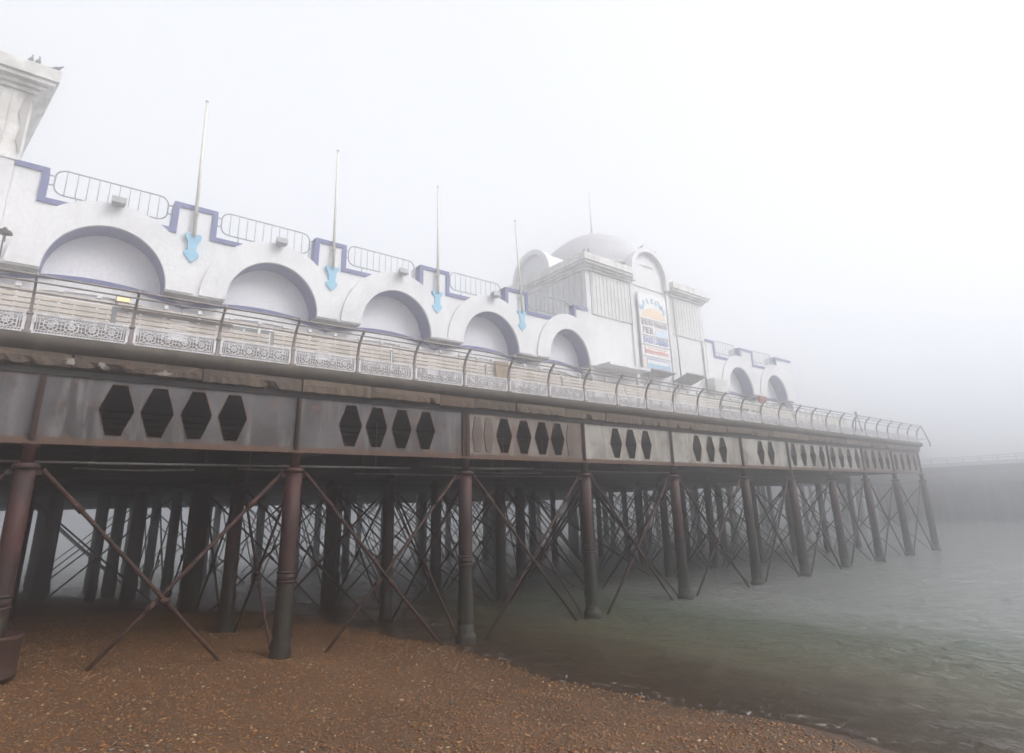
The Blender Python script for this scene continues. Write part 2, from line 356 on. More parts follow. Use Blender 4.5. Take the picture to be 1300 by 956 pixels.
def watermat():
    m, nt, b = newmat('sea'); out = nt.nodes['Material Output']
    a = N(nt, 'ShaderNodeAttribute', attribute_name='depth')
    p = pos(nt, (1, 1, 1)); ps = pos(nt, (.75, 1.5, 1))
    n0 = noise(nt, p, .12, 3)
    depthn = N(nt, 'ShaderNodeMath', operation='MULTIPLY_ADD'); nt.links.new(n0, depthn.inputs[0]); depthn.inputs[1].default_value = .25; nt.links.new(a.outputs['Fac'], depthn.inputs[2])
    c = ramp(nt, depthn.outputs[0], [(.1, (.10, .070, .045)), (.42, (.088, .080, .052)), (.68, (.095, .112, .082)), (1, (.20, .21, .20))])
    nt.links.new(c, b.inputs['Base Color']); b.inputs['Roughness'].default_value = .07; b.inputs['IOR'].default_value = 1.33
    f1 = noise(nt, ps, 2.6, 5, .62); f2 = noise(nt, ps, 8, 4, .6); ad = N(nt, 'ShaderNodeMath', operation='MULTIPLY_ADD'); ad.inputs[1].default_value = .3
    nt.links.new(f2, ad.inputs[0]); nt.links.new(f1, ad.inputs[2])
    bp = N(nt, 'ShaderNodeBump'); bp.inputs['Strength'].default_value = .8; bp.inputs['Distance'].default_value = .28; nt.links.new(ad.outputs[0], bp.inputs['Height'])
    nt.links.new(bp.outputs[0], b.inputs['Normal'])
    tr = N(nt, 'ShaderNodeBsdfTransparent'); tr.inputs[0].default_value = (.80, .72, .60, 1)
    gl = N(nt, 'ShaderNodeBsdfGlossy'); gl.inputs['Roughness'].default_value = .06; nt.links.new(bp.outputs[0], gl.inputs['Normal'])
    fr = N(nt, 'ShaderNodeFresnel'); fr.inputs[0].default_value = 1.33; nt.links.new(bp.outputs[0], fr.inputs['Normal'])
    m1 = N(nt, 'ShaderNodeMixShader'); nt.links.new(fr.outputs[0], m1.inputs[0]); nt.links.new(tr.outputs[0], m1.inputs[1]); nt.links.new(gl.outputs[0], m1.inputs[2])
    mr = N(nt, 'ShaderNodeMapRange'); nt.links.new(a.outputs['Fac'], mr.inputs[0]); mr.inputs[1].default_value = -.02; mr.inputs[2].default_value = .30
    m2 = N(nt, 'ShaderNodeMixShader'); nt.links.new(mr.outputs[0], m2.inputs[0]); nt.links.new(m1.outputs[0], m2.inputs[1]); nt.links.new(b.outputs[0], m2.inputs[2])
    # foam: a broken line at the lip of the water
    fo = N(nt, 'ShaderNodeBsdfDiffuse'); fo.inputs[0].default_value = (.62, .58, .54, 1)
    nf = noise(nt, p, 5, 8, .75)
    band = ramp(nt, a.outputs['Fac'], [(0, G3(0)), (.008, G3(1)), (.022, G3(.7)), (.05, G3(.15)), (.09, G3(0))])
    th = ramp(nt, nf, [(.54, G3(0)), (.64, G3(.5))]); mu = N(nt, 'ShaderNodeMath', operation='MULTIPLY'); nt.links.new(band, mu.inputs[0]); nt.links.new(th, mu.inputs[1])
    m3 = N(nt, 'ShaderNodeMixShader'); nt.links.new(mu.outputs[0], m3.inputs[0]); nt.links.new(m2.outputs[0], m3.inputs[1]); nt.links.new(fo.outputs[0], m3.inputs[2])
    nt.links.new(m3.outputs[0], out.inputs['Surface']); return m
water.data.materials.append(watermat())

# ------------------------------------------------------------------ the pier
JY = [-10.1, -5.15, -.2, 4.78, 9.7, 14.6, 19.5, 24.6, 28.8, 33.1, 37.5, 41.9, 46.6]
XF = -14.4; XB = -43.5
pier = tag(empty('pier', (XF, -.2, 0)), 'long iron pier with rusting hexagon-pierced girders on red-brown columns over beach and sea', 'pier')
ROWS = [-14.4, -19.1, -24, -29, -34, -39, -43.2]
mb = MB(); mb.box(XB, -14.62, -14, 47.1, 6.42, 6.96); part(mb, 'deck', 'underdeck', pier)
mb = MB(); mb.box(XB, -14.5, -14, 47.1, 6.965, 6.99); part(mb, 'deck_bounce_planking', 'planks', pier)  # unseen plank sheet, added pale to bounce light into the arches
# rounded mossy cornice of the deck edge
prof = [(-14.62, 6.95), (-14.3, 6.95), (-14.2, 6.93), (-14.15, 6.87), (-14.14, 6.79), (-14.17, 6.72), (-14.25, 6.66), (-14.4, 6.63), (-14.62, 6.63)]
mb = MB(); mb.extrude_y(prof[::-1], -14, 47.35, sm=True, step=.12, jit=.008); part(mb, 'deck_edge_moulding', 'cornice', pier)
# crumbling fascia blocks
y = -13.9; k = 0
while y < 47.1:
    L = random.uniform(1.1, 2.6); L = min(L, 47.2 - y); mb = MB()
    dx = random.uniform(-.04, .03); zb = 6.33 + random.uniform(-.03, .03)
    n = max(3, int(L / .12)); ys = np.linspace(y + .01, y + L - .015, n); vs = []
    for i, yy in enumerate(ys):
        e = .03 if i in (0, n - 1) else 0
        chip = random.uniform(0, .035) + (.06 if random.random() < .08 else 0)
        for x, z in [(-14.62, 6.625), (-14.27 + dx - e, 6.625), (-14.26 + dx - e - random.uniform(0, .015), 6.5), (-14.28 + dx - e - chip, zb + chip), (-14.62, zb)]: vs.append((x, yy, z))
    fs = [(i * 5 + j, (i + 1) * 5 + j, (i + 1) * 5 + (j + 1) % 5, i * 5 + (j + 1) % 5) for i in range(n - 1) for j in range(5)]
    fs = [f[::-1] for f in fs] + [tuple(range(5))[::-1], tuple((n - 1) * 5 + j for j in range(5))]
    fs = [f[::-1] for f in fs]
    mb.add(vs, fs); part(mb, 'fascia_block', 'fascia', pier); y += L; k += 1
# flaking paint patches near the camera end
for y0, w, z0, h, mt in [(.06, .20, 6.36, .20, 'patch_white'), (.62, .16, 6.36, .17, 'patch_white'), (1.02, .34, 6.38, .2, 'rust'), (1.62, .36, 6.34, .13, 'patch_white')]:
    pts = []
    for i in range(26):
        a = 2 * PI * i / 26; q = random.uniform(.35, 1.15)
        pts.append((y0 + w / 2 + w / 2 * q * math.cos(a), z0 + h / 2 + h / 2 * q * math.sin(a)))
    mb = MB(); mb.plate([pts], -14.26, -14.222); part(mb, 'paint_patch', mt, pier)
mb = MB(); mb.box(-14.75, -14.43, -14, 47.1, 6.19, 6.32); part(mb, 'gap_shade_strip', 'darkiron', pier)  # dark strip painting the shadow in the gap above the girder

HX = {1: [], 2: [1.07, 1.80, 2.55, 3.30], 3: [6.14, 6.87, 7.61, 8.36], 4: [11.16, 11.95, 12.72, 13.41], 5: [16.3, 17.12, 18.0], 6: [21.28, 22.24, 23.18], 7: [26.3, 27.23]}
for b in (8, 9, 10, 11):
    w = JY[b + 1] - JY[b]; HX[b] = [JY[b] + w * (i + .62) / 4.25 for i in range(4)]
def hexagon(yc, zc, hw=.31, hh=.52, tw=.13):
    return [(yc - tw, zc - hh), (yc + tw, zc - hh), (yc + hw, zc), (yc + tw, zc + hh), (yc - tw, zc + hh), (yc - hw, zc)]
GZ0, GZ1 = 4.87, 6.185; HZ = 5.575
for b in range(len(JY) - 1):
    y0, y1 = JY[b] + .003, JY[b + 1] - .003; mb = MB()
    hs = [hexagon(c, HZ) for c in HX.get(b, [])]
    mb.plate([[(y0, GZ0), (y1, GZ0), (y1, GZ1), (y0, GZ1)]] + hs, -14.43, -14.40, 0, 1)
    for h in hs:                                             # rusty lip round each opening
        c = (sum(p[0] for p in h) / 6, HZ)
        out = [(c[0] + (p[0] - c[0]) * 1.06, c[1] + (p[1] - c[1]) * 1.035) for p in h]
        mb.plate([out, h], -14.43, -14.392, 1)
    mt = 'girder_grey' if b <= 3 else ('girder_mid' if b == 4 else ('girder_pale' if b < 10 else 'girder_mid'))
    g = part(mb, 'girder_panel', [mt, 'rust'], pier)
    if b == 4:
        for yc in (10.14, 10.56, 13.98):
            m2 = MB(); m2.plate([hexagon(yc, HZ, .19, .52, .10)], -14.398, -14.375); q = part(m2, 'blanking_plate', 'plate', pier)
    m2 = MB(); m2.box(-14.47, -14.33, y0, y1, GZ0 - .035, GZ0 + .02); m2.box(-14.398, -14.372, y0, y1, GZ0 + .02, GZ0 + .10); part(m2, 'bottom_flange', 'rust', pier)
    m2 = MB(); m2.box(-14.5, -14.36, y0, y1, GZ1, GZ1 + .03); part(m2, 'top_flange', 'darkiron', pier)
for j in JY:
    m2 = MB(); w = .05 if j not in (9.7,) else .12
    m2.box(-14.398, -14.33, j - w, j + w, GZ0 + .03, GZ1 - .01)
    m2.box(-14.33, -14.30, j - .022, j + .022, GZ0 + .05, GZ1 - .03)
    for z in np.arange(GZ0 + .12, GZ1 - .05, .13):
        for s in (-1, 1): m2.lathe((0, 0, 0), [(0, 0), (0, 0)], 3) if False else m2.box(-14.33, -14.318, j + s * (w - .018) - .01, j + s * (w - .018) + .01, z, z + .02)
    part(m2, 'girder_stiffener', 'brace', pier)
# underside: cross beams at each column line, joists, back girder
for j in JY:
    m2 = MB(); m2.box(XB, -14.5, j - .10, j + .10, 4.95, 5.02); m2.box(XB, -14.5, j - .03, j + .03, 5.02, 5.75); m2.box(XB, -14.5, j - .12, j + .12, 5.75, 5.81); part(m2, 'cross_beam', 'darkiron', pier)
for x in np.arange(-42.6, -15.2, 1.25):
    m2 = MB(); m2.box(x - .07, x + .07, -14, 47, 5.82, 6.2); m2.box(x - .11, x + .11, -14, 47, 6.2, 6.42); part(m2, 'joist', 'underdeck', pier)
for x in (-19.1, -24, -29, -34, -39):
    m2 = MB(); m2.box(x - .06, x + .06, -14, 47, 4.42, 4.9); part(m2, 'tie_beam', 'darkiron', pier)
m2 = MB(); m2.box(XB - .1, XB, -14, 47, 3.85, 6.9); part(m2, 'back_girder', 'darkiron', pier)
m2 = MB(); m2.box(XB, -14.5, 46.9, 47.0, 5.1, 6.3); part(m2, 'end_girder', 'darkiron', pier)
for x, z, ya, yb in [(-15.7, 4.62, -6, 8.6), (-16.9, 4.55, .6, 3.1), (-17.2, 4.62, 4.2, 5.9), (-15.8, 4.7, 9.2, 13.5), (-17.5, 4.66, 11, 15.4), (-16.2, 4.70, 14, 22), (-18.3, 4.60, 8, 19)]:
    m2 = MB(); m2.tube([(x, ya, z), (x, (ya + yb) / 2, z - .03), (x, yb, z)], .028, 8)
    for yy in np.arange(ya + .3, yb, 2.2): m2.tube([(x, yy, z), (x, yy, 5.9)], .012, 4)
    part(m2, 'service_pipe', 'pipe', pier)

# columns
def column(x, y, r, front):
    mb = MB(); zc = 4.42
    ru = r * .62 if front else r * .85
    mb.lathe((x, y, 0), [(ru * 1.5, 4.85), (ru * 1.5, 4.80), (ru, 4.76), (ru, zc + .06)][::-1], 18)
    nn = 20; k0 = len(mb.v); zs = [-2.4, -.6] + list(np.arange(-.4, 1.9, .11)) + [2.2, 3.0, zc - .02]
    mb.lathe((x, y, 0), [(r, z) for z in zs], nn)
    for q in range(len(zs) * nn):
        vx, vy, vz = mb.v[k0 + q]; g_ = max(0, min(1, (1.5 - vz) / .9)) * random.uniform(-.01, .055) + random.uniform(-.002, .003)
        mb.v[k0 + q] = (x + (vx - x) * (1 + g_ / r), y + (vy - y) * (1 + g_ / r), vz)
    o = part(mb, 'column', 'column', pier)
    m2 = MB(); m2.lathe((x, y, 0), [(r * 1.02, zc - .06), (r * 1.28, zc - .04), (r * 1.28, zc + .03), (ru * 1.1, zc + .06)], 20)
    if front:
        m9 = MB()
        for z in (2.15, 1.95): m9.lathe((x, y, 0), [(r * 1.0, z - .03), (r * 1.12, z - .02), (r * 1.12, z + .02), (r * 1.0, z + .03)], 20)
        for s in (-1, 1): m2.box(x - .03, x + .03, y + s * (r + .02) - .1, y + s * (r + .02) + .1, zc - .16, zc - .065)
    local(m2, pier.location); c = m2.build('collar', 'column', o)
    if front: local(m9, pier.location); m9.lathe((x - pier.location.x, y - pier.location.y, 0), [(r * 1.03, 1.92), (r * 1.03, 2.18)], 20); m9.build('flange', 'column', o)
    if front and y > 5:
        m3 = MB(); m3.lathe((x, y, 0), [(r * 1.5, -.5), (r * 1.5, .10), (r * 1.42, .16), (r * 1.2, .2), (r * 1.12, .42), (r * 1.0, .45)], 22); local(m3, pier.location); m3.build('footing', 'column', o)
    return o
for i, x in enumerate(ROWS):
    for j, y in enumerate(JY):
        if j == 0: continue
        if i == 0: column(x, y, .165 if y < 0 else .19, True)
        else: column(x + random.uniform(-.1, .1), y + random.uniform(-.1, .1), {1: .19, 2: .33 if j == 3 else .24, 3: .19}.get(i, .20), False)
for x, y, r in [(-28.8, .7, .25), (-37.9, .5, .24), (-28.2, 3.4, .25), (-33, 3.2, .24), (-21.8, 5.4, .19)]: column(x, y, r, False)
for b in range(3, 12):
    column(-29.4, (JY[b - 0] + JY[b - 1]) / 2, .17, False)
for b in (3, 4, 5): column(-36.4, (JY[b] + JY[b - 1]) / 2 + .4, .17, False)
# rusty caisson round the foot of the nearest column
m2 = MB(); pr = [(.30, .95), (.42, .95), (.43, 1.0), (.42, 1.05), (.425, 1.55), (.45, 1.58), (.45, 1.63), (.40, 1.64), (.38, 1.5), (.28, 1.48)]
m2.lathe((-14.4, -.2, -.12), pr, 26); part(m2, 'caisson', 'brace', pier)
# extension to the pier head beyond, narrower
m2 = MB(); m2.box(-42, -31, 47.2, 94, 5.1, 6.9); part(m2, 'neck_deck', 'underdeck', pier)
m2 = MB()
for y in range(52, 94, 7):
    for x in (-41, -36.5, -32): m2.tube([(x, y, -2.4), (x, y, 5.1)], .24, 12)
part(m2, 'neck_columns', 'column', pier)['kind'] = 'stuff'

# tie rods
rods = []
zt, zb = 4.36, -.75
for b in range(2, len(JY) - 1):
    for s in (0, 1):
        a, c = (JY[b] + .26, JY[b + 1] - .1) if s == 0 else (JY[b + 1] - .26, JY[b] + .1)
        rods.append(((XF + .05 - .1 * s, a, zt), (XF + .05 - .1 * s, c, zb), .042))
rods += [((XF + .04, JY[1] + .2, zt), (XF + .04, JY[2] - .1, zb), .042), ((XF - .06, JY[2] - .2, zt), (XF - .06, JY[1] + .1, zb), .042)]
for i in range(1, len(ROWS)):
    for b in range(2, len(JY) - 1):
        if b == 2 and i in (1, 2): continue
        for s in (0, 1):
            a, c = (JY[b], JY[b + 1]) if s == 0 else (JY[b + 1], JY[b])
            j1 = random.uniform(-.2, .1)
            rods.append(((ROWS[i] + .06 * s, a, 4.3), (ROWS[i] + .06 * s, c, -.4 + j1), .034))
for i in range(len(ROWS) - 1):
    for b in range(2, len(JY)):
        if b == 2 and i == 0: continue
        for s in (0, 1):
            a, c = (ROWS[i], ROWS[i + 1]) if s == 0 else (ROWS[i + 1], ROWS[i])
            rods.append(((a, JY[b] + .05 * s + .03, 4.3), (c, JY[b] + .05 * s + .03, -.4 + random.uniform(-.2, .1)), .034))
for i in range(1, len(ROWS) - 1):
    for b in range(4, len(JY) - 1):
        rods.append(((ROWS[i], JY[b], 4.2), (ROWS[i + 1], JY[b + 1], -.5), .03)); rods.append(((ROWS[i + 1], JY[b], 4.2), (ROWS[i], JY[b + 1], -.5), .03))
rods.sort(key=lambda r: min(Vector(r[0]).length, Vector(r[1]).length))
rest = MB()
for q, (a, b, r) in enumerate(rods):
    m2 = MB() if q < 96 else rest
    mid = (Vector(a) + Vector(b)) / 2; sag = Vector((random.uniform(-.03, .03), random.uniform(-.03, .03), random.uniform(-.04, .01)))
    m2.tube([a, mid + sag, b], r, 7)
    if q < 96:
        for t in (.12, .5):
            p = Vector(a).lerp(Vector(b), t); p2 = Vector(a).lerp(Vector(b), t + .035)
            m2.tube([p + sag * min(1, t * 2), p2 + sag * min(1, t * 2)], r * 1.5, 7)
        if q % 2 == 0: cpt = Vector(a).lerp(Vector(b), .5) + sag; m2.lathe((cpt.x, cpt.y, cpt.z), [(r * 2.2, -.05), (r * 2.6, 0), (r * 2.2, .05)], 10)
        part(m2, 'tie_rod', 'brace', pier)
o = part(rest, 'tie_rods_beyond', 'brace', pier); o['kind'] = 'stuff'
# dangling weed and broken rod ends
for x, y in [(-29, 9.7), (-34, 4.8), (-24, 9.7), (-39, 14.6), (-34, 9.7)]:
    m2 = MB()
    for t in range(7):
        a = random.uniform(0, 6.28); p = Vector((x + .3 * math.cos(a), y + .3 * math.sin(a), random.uniform(.8, 1.7)))
        m2.tube([p, p + Vector((random.uniform(-.15, .15), random.uniform(-.15, .15), -.25)), p + Vector((random.uniform(-.2, .2), random.uniform(-.2, .2), -.55))], .03, 5, radii=[.02, .035, .008])
    part(m2, 'hanging_weed', 'darkiron', pier)

# ------------------------------------------------------------------ promenade railing
rail = tag(empty('promenade_railing', (-14.4, -.6, 6.95)), 'iron railing of curved posts and white scrollwork panels along the pier deck edge', 'railing')
PY = [-.6 + 1.71 * n for n in range(-4, 29)]
pm = MB()
path = [(0, 0, 0), (.0, 0, .42), (.03, 0, .62), (.09, 0, .80), (.20, 0, .96), (.37, 0, 1.09)]
hw = [.036, .032, .028, .025, .023, .023]
for i in range(len(path) - 1):
    (x0, _, z0), (x1, _, z1) = path[i], path[i + 1]; a, b = hw[i], hw[i + 1]; d0, d1 = .035, .03
    nx, nz = (z1 - z0), -(x1 - x0); l = math.hypot(nx, nz); nx /= l; nz /= l
    vs = [(x0 - nx * d0, -a, z0 - nz * d0), (x0 - nx * d0, a, z0 - nz * d0), (x0 + nx * d0, a, z0 + nz * d0), (x0 + nx * d0, -a, z0 + nz * d0),
          (x1 - nx * d1, -b, z1 - nz * d1), (x1 - nx * d1, b, z1 - nz * d1), (x1 + nx * d1, b, z1 + nz * d1), (x1 + nx * d1, -b, z1 + nz * d1)]
    pm.add(vs, [(0, 1, 2, 3), (4, 7, 6, 5), (0, 4, 5, 1), (1, 5, 6, 2), (2, 6, 7, 3), (3, 7, 4, 0)])
pm.box(-.08, .10, -.075, .075, 0, .05); pm.lathe((.37, 0, 1.07), [(.04, 0), (.045, .03), (.03, .07), (.012, .1)], 10)
pm.box(-.05, .055, -.055, .055, .40, .44)
post = pm.build('post', 'railpaint', rail, (0, 0, 0))
# scrollwork panel, 1.6 x 0.40
sm = MB(); PW = 1.62
def bar(y0, z0, y1, z1, r=.008): sm.tube([(0, y0, z0), (0, y1, z1)], r, 4, caps=False, sm=False)
sm.box(-.015, .015, -PW / 2, PW / 2, .015, .04); sm.box(-.015, .015, -PW / 2, PW / 2, .385, .41); sm.box(-.01, .01, -PW / 2, PW / 2, .335, .348); sm.box(-.01, .01, -PW / 2, PW / 2, .075, .088)
sm.box(-.02, .02, -PW / 2, -PW / 2 + .05, .0, .41); sm.box(-.02, .02, PW / 2 - .05, PW / 2, 0, .41)
for i in range(30):
    y = -PW / 2 + .06 + i * (PW - .12) / 29; bar(y, .348, y, .385, .009)
    bar(y, .04, y + .02, .075, .009)
for s in (-1, 1):
    for q in (.085, .125): bar(s * (PW / 2 - q), .088, s * (PW / 2 - q), .335, .009)
for c in (-.51, -.17, .17, .51):
    sm.ring((0, c, .212), .115, .013, n=16); sm.ring((0, c, .212), .052, .014, n=10)
    sm.lathe((0, c, .212), [(.001, -.02), (.022, -.01), (.022, .01), (.001, .02)], 8)
    for k in range(8):
        a = k * PI / 4 + .2; bar(c + .02 * math.cos(a), .212 + .02 * math.sin(a), c + .105 * math.cos(a + .4), .212 + .105 * math.sin(a + .4), .009)
for c in (-.68, -.34, 0, .34, .68):
    for sx in ((1,) if c < -.5 else (-1,) if c > .5 else (-1, 1)):
        for sz in (-1, 1):
            pts = []
            for k in range(9):
                t = k / 8; a = t * 4.2; rr = .075 * (1 - t * .75)
                pts.append((0, c + sx * (.012 + rr * math.sin(a)) , .212 + sz * (.062 + rr * math.cos(a) * .7 - .0)))
            sm.tube(pts, .010, 4, caps=False)
    bar(c, .1, c, .33, .010)
for i in range(0):
    y = random.uniform(-.66, .66); z = random.choice([.105, .125, .30, .318]); bar(y, z, y + random.uniform(-.04, .04), z + random.uniform(-.03, .03), .012)
panel = sm.build('scrollwork_panel', 'iron_white', rail, (0, 0, 0))
post.location = (0, PY[0] + .6, 0); panel.location = (.0, PY[0] + .6 + .855, .02)
for i, y in enumerate(PY[1:]):
    copy_obj(post, rail, (0, y + .6, 0))
    if i < len(PY) - 2: copy_obj(panel, rail, (0, y + .6 + .855, .02))
YE = PY[-1]
for x, z, r in [(-14.03, 8.05, .024), (-14.09, 7.93, .018), (-14.28, 7.78, .017)]:
    m2 = MB(); ys = np.arange(PY[0] - .5, YE + .01, .855); m2.tube([(x + random.uniform(-.004, .004), y, z + random.uniform(-.004, .004)) for y in list(ys) + [YE]], r, 8); part(m2, 'rail', 'railpaint', rail)
m2 = MB(); m2.box(-14.42, -14.38, PY[0], YE, 7.375, 7.40); part(m2, 'panel_capping', 'iron_white', rail)
# end frame hanging out past the last post
m2 = MB(); m2.tube([(-14.03, YE, 8.05), (-13.98, YE + .35, 7.6), (-13.95, YE + .75, 7.0), (-13.95, YE + .85, 6.7)], .035, 7); m2.tube([(-14.3, YE, 7.2), (-13.95, YE + .6, 7.2)], .022, 6); part(m2, 'bent_end_stay', 'railpaint', rail)
m2 = MB(); m2.tube([(-14.05, 36.9, 8.2), (-14.05, 37.35, 7.1)], .03, 6); m2.tube([(-14.05, 36.9, 8.2), (-14.1, 36.55, 7.1)], .03, 6); m2.box(-14.1, -14.02, 36.8, 37.0, 8.15, 8.26)
tag(m2.build('leaning_strut', 'railpaint'), 'thin dark A-shaped strut leaning on the railing near the far end of the pier', 'strut')

# ------------------------------------------------------------------ benches
def bench(y0, mat, label, missing=(), dark=()):
    b = tag(empty('bench', (-15.25, y0 + 1.68, 6.96)), label, 'bench', 'slatted benches backing onto the railing'); L = 1.68
    m2 = MB()
    for i in range(5):
        if i in missing: continue
        z = .60 + i * .118
        m2.box(.0 + .02 * (4 - i), .028 + .02 * (4 - i), -L + .02, L - .02, z, z + .088)
    m2.build('backrest', mat, b, bevel=.006)
    m3 = MB()
    for i in range(4): m3.box(-.12 - i * .11, -.03 - i * .11, -L + .02, L - .02, .43, .46)
    m3.build('seat', mat, b, bevel=.006)
    for q in (-1.4, -.72, 0, .72, 1.4):
        m4 = MB(); m4.box(-.035, .075, q - .03, q + .03, 0, .60); m4.box(-.04, .0, q - .035, q + .035, .60, 1.22); m4.box(.029, .045, q - .03, q + .03, .6, 1.1) ; m4.box(-.03, .05, q - .045, q + .045, 1.18, 1.26); m4.box(-.48, -.02, q - .025, q + .025, .38, .43); m4.box(-.48, -.43, q - .025, q + .025, 0, .38)
        m4.build('support', 'iron_bench', b)
    m6 = MB(); m6.box(.078, .10, -L + .01, L - .01, .03, .44); m6.build('shade_board', 'darkslat', b)  # added dark board, its colour stands in for shade behind the scrollwork
    for z0, za, zb, w in dark:
        m5 = MB(); m5.box(.10, .125, za, zb, z0, z0 + w); m5.build('loose_slat', 'darkslat', b)
    return b
M['iron_bench'] = weathered('white_bench_iron', (.74, .74, .74), (.6, .6, .6), (.4, .35, .3), 4, .4, .6)
bl = ['at the left edge of the photo', 'with one dark broken slat, left of the glowing lamp', 'under the right side of the largest arch', 'below the first flagpole from the left', 'below the second arch from the left',
      'below the second flagpole from the left', 'left of the brown board leaning behind the railing', 'below the last arch before the domed tower', 'in front of the domed tower wall', 'below the welcome sign', 'below the raised grey flap', 'in front of the far wing']
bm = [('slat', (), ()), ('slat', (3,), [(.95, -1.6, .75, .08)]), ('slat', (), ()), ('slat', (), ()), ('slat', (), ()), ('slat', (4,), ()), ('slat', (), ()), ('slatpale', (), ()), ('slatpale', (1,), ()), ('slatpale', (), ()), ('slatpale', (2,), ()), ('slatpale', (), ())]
names = ['beige slatted bench back with white iron supports at the left edge of the photo',
 'slatted bench back with one dark broken slat, below the left part of the largest arch',
 'beige slatted bench back between the glowing amber lamp and the first flagpole',
 'beige slatted bench back below the second arch from the left',
 'beige slatted bench back below the second flagpole from the left',
 'bench back missing its top slat, below the third arch from the left',
 'beige slatted bench back just left of the leaning brown board',
 'pale slatted bench back below the last arch before the domed tower',
 'pale bench back missing a lower slat, before the left half of the domed tower',
 'pale slatted bench back directly below the welcome sign',
 'pale bench back missing its middle slat, below the raised grey flap',
 'farthest pale slatted bench, in front of the first arch beyond the domed tower']
for i in range(12):
    m_, miss, dk = bm[i]; bench(-2.6 + i * 3.42, m_, names[i], miss, dk)

# ------------------------------------------------------------------ buildings
DK = 6.965; XW = -20.88
def arc(c, z0, a, b, n=28, rev=False):
    p = [(c - a * math.cos(PI * i / n), z0 + b * math.sin(PI * i / n)) for i in range(n + 1)]
    return p
RD = .78
SOF, NOT, PAR = 10.49, 12.71, 13.69
def arcade(root, y0, y1, arches, pil, aw=1.6, ah=1.74, endw=0):
    """pil: list of (ya,yb) raised parapet blocks; arches: list of centres"""
    aw_ = aw
    W1 = lambda c: 1.42 if abs(c - 20.55) < .1 else aw_
    out = []
    # bottom line with arch cuts, left to right
    out.append((y0, SOF))
    for c in arches: out += [(c - W1(c), SOF)] + arc(c, SOF + .02, W1(c), ah)[0:] + [(c + W1(c), SOF)]
    out.append((y1, SOF))
    top = [(y0, PAR if pil[0][0] <= y0 + .01 else NOT)]
    for a, b in pil:
        if a > y0 + .01: top += [(a, NOT), (a, PAR)]
        if b < y1 - .01: top += [(b, PAR), (b, NOT)]
    top.append((y1, PAR if pil[-1][1] >= y1 - .01 else NOT))
    poly = out + top[::-1]
    clean = []
    for p in poly:
        if not clean or (abs(p[0] - clean[-1][0]) + abs(p[1] - clean[-1][1])) > 1e-4: clean.append(p)
    mb = MB(); mb.plate([clean], XW - RD, XW); part(mb, 'arcade_wall', 'white', root)
    m2 = MB(); m2.box(XW - 8.6, XW - RD - .002, y0, y1, DK, 12.5); part(m2, 'rear_wall', 'recess', root)
    # soffits under the spandrels
    prev = y0
    for c in list(arches) + [None]:
        nxt = (c - W1(c)) if c is not None else y1
        if nxt - prev > .1:
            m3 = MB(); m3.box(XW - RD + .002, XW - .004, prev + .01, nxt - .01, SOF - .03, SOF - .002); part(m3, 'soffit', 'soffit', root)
            m3 = MB(); m3.box(XW + .001, XW + .03, prev + .01, nxt - .01, SOF - .03, SOF + .06); part(m3, 'ledge_lip', 'white', root)
        prev = (c + W1(c)) if c is not None else y1
    for c in arches:
        aw = W1(c)
        inner = arc(c, SOF + .02, aw - .003, ah - .003); inn2 = arc(c, SOF + .02, aw - .015, ah - .015)
        m3 = MB(); m3.plate([inner + inn2[::-1]], XW - RD + .01, XW - .01); part(m3, 'arch_reveal', 'blue', root)
        o_ = arc(c, SOF + .02, aw + .82, ah + .80); i_ = arc(c, SOF + .02, aw + .002, ah + .002)
        o2 = [p for p in o_]
        m3 = MB(); m3.plate([o2 + i_[::-1]], XW - .6, XW + .09); part(m3, 'archivolt', 'white', root)
    # blue stepped trim along the parapet
    m4 = MB(); T = .15; pr = XW + .05; bk = XW - .35
    pp = sorted(pil); last = y0
    for a, b in pp:
        if a > last + .01: m4.box(bk, pr, last, a, NOT - T, NOT + .012)
        m4.box(bk, pr, a - (.0), b, PAR - T, PAR + .012)
        if a > y0 + .01: m4.box(bk, pr + .003, a - .01, a + T * 1.1, NOT - T + .004, PAR - T - .002)
        if b < y1 - .01: m4.box(bk, pr + .003, b - T * 1.1, b + .01, NOT - T + .004, PAR - T - .002)
        last = b
    if last < y1 - .01: m4.box(bk, pr, last, y1, NOT - T, NOT + .012)
    part(m4, 'parapet_trim', 'trim', root)
    # lower storey: shallow segmental arches with blue hood line
    XL = XW - RD
    mids = [y0] + [(arches[i] + arches[i + 1]) / 2 - .25 for i in range(len(arches) - 1)] + [y1]
    for i in range(len(mids) - 1):
        a, b = mids[i] + .01, mids[i + 1] - .01; n = 16
        ln = [(a + (b - a) * t / n, 10.30 + .36 * (1 - (2 * t / n - 1) ** 2)) for t in range(n + 1)]
        m5 = MB(); m5.plate([[(p[0], p[1] - .13) for p in ln] + ln[::-1]], XL + .06, XL + .16); part(m5, 'hood_moulding', 'trim', root)
        m5 = MB(); m5.plate([[(p[0], p[1] - .50) for p in ln] + [(p[0], p[1] - .132) for p in ln][::-1]], XL + .003, XL + .10); part(m5, 'segmental_arch', 'white', root)
        m5 = MB(); m5.box(XL + .004, XL + .02, a + .25, b - .25, DK, 9.9)
        for q in np.linspace(a + .25, b - .25, 6): m5.box(XL + .021, XL + .07, q - .03, q + .03, DK, 9.82, 1)
        part(m5, 'shopfront_glazing', ['glass', 'white'], root)
arc_root = tag(empty('arcade_building', (-20.88, 10, 6.96)), 'white arcade building with five blue-lined arches and a stepped blue parapet', 'building')
PIL = [(-1.9, -1.1), (2.25, 3.61), (7.09, 8.35), (11.7, 13.2), (16.41, 17.8), (21.0, 22.08)]
arcade(arc_root, -1.9, 22.08, [.72, 5.73, 10.69, 15.55, 20.55], PIL)
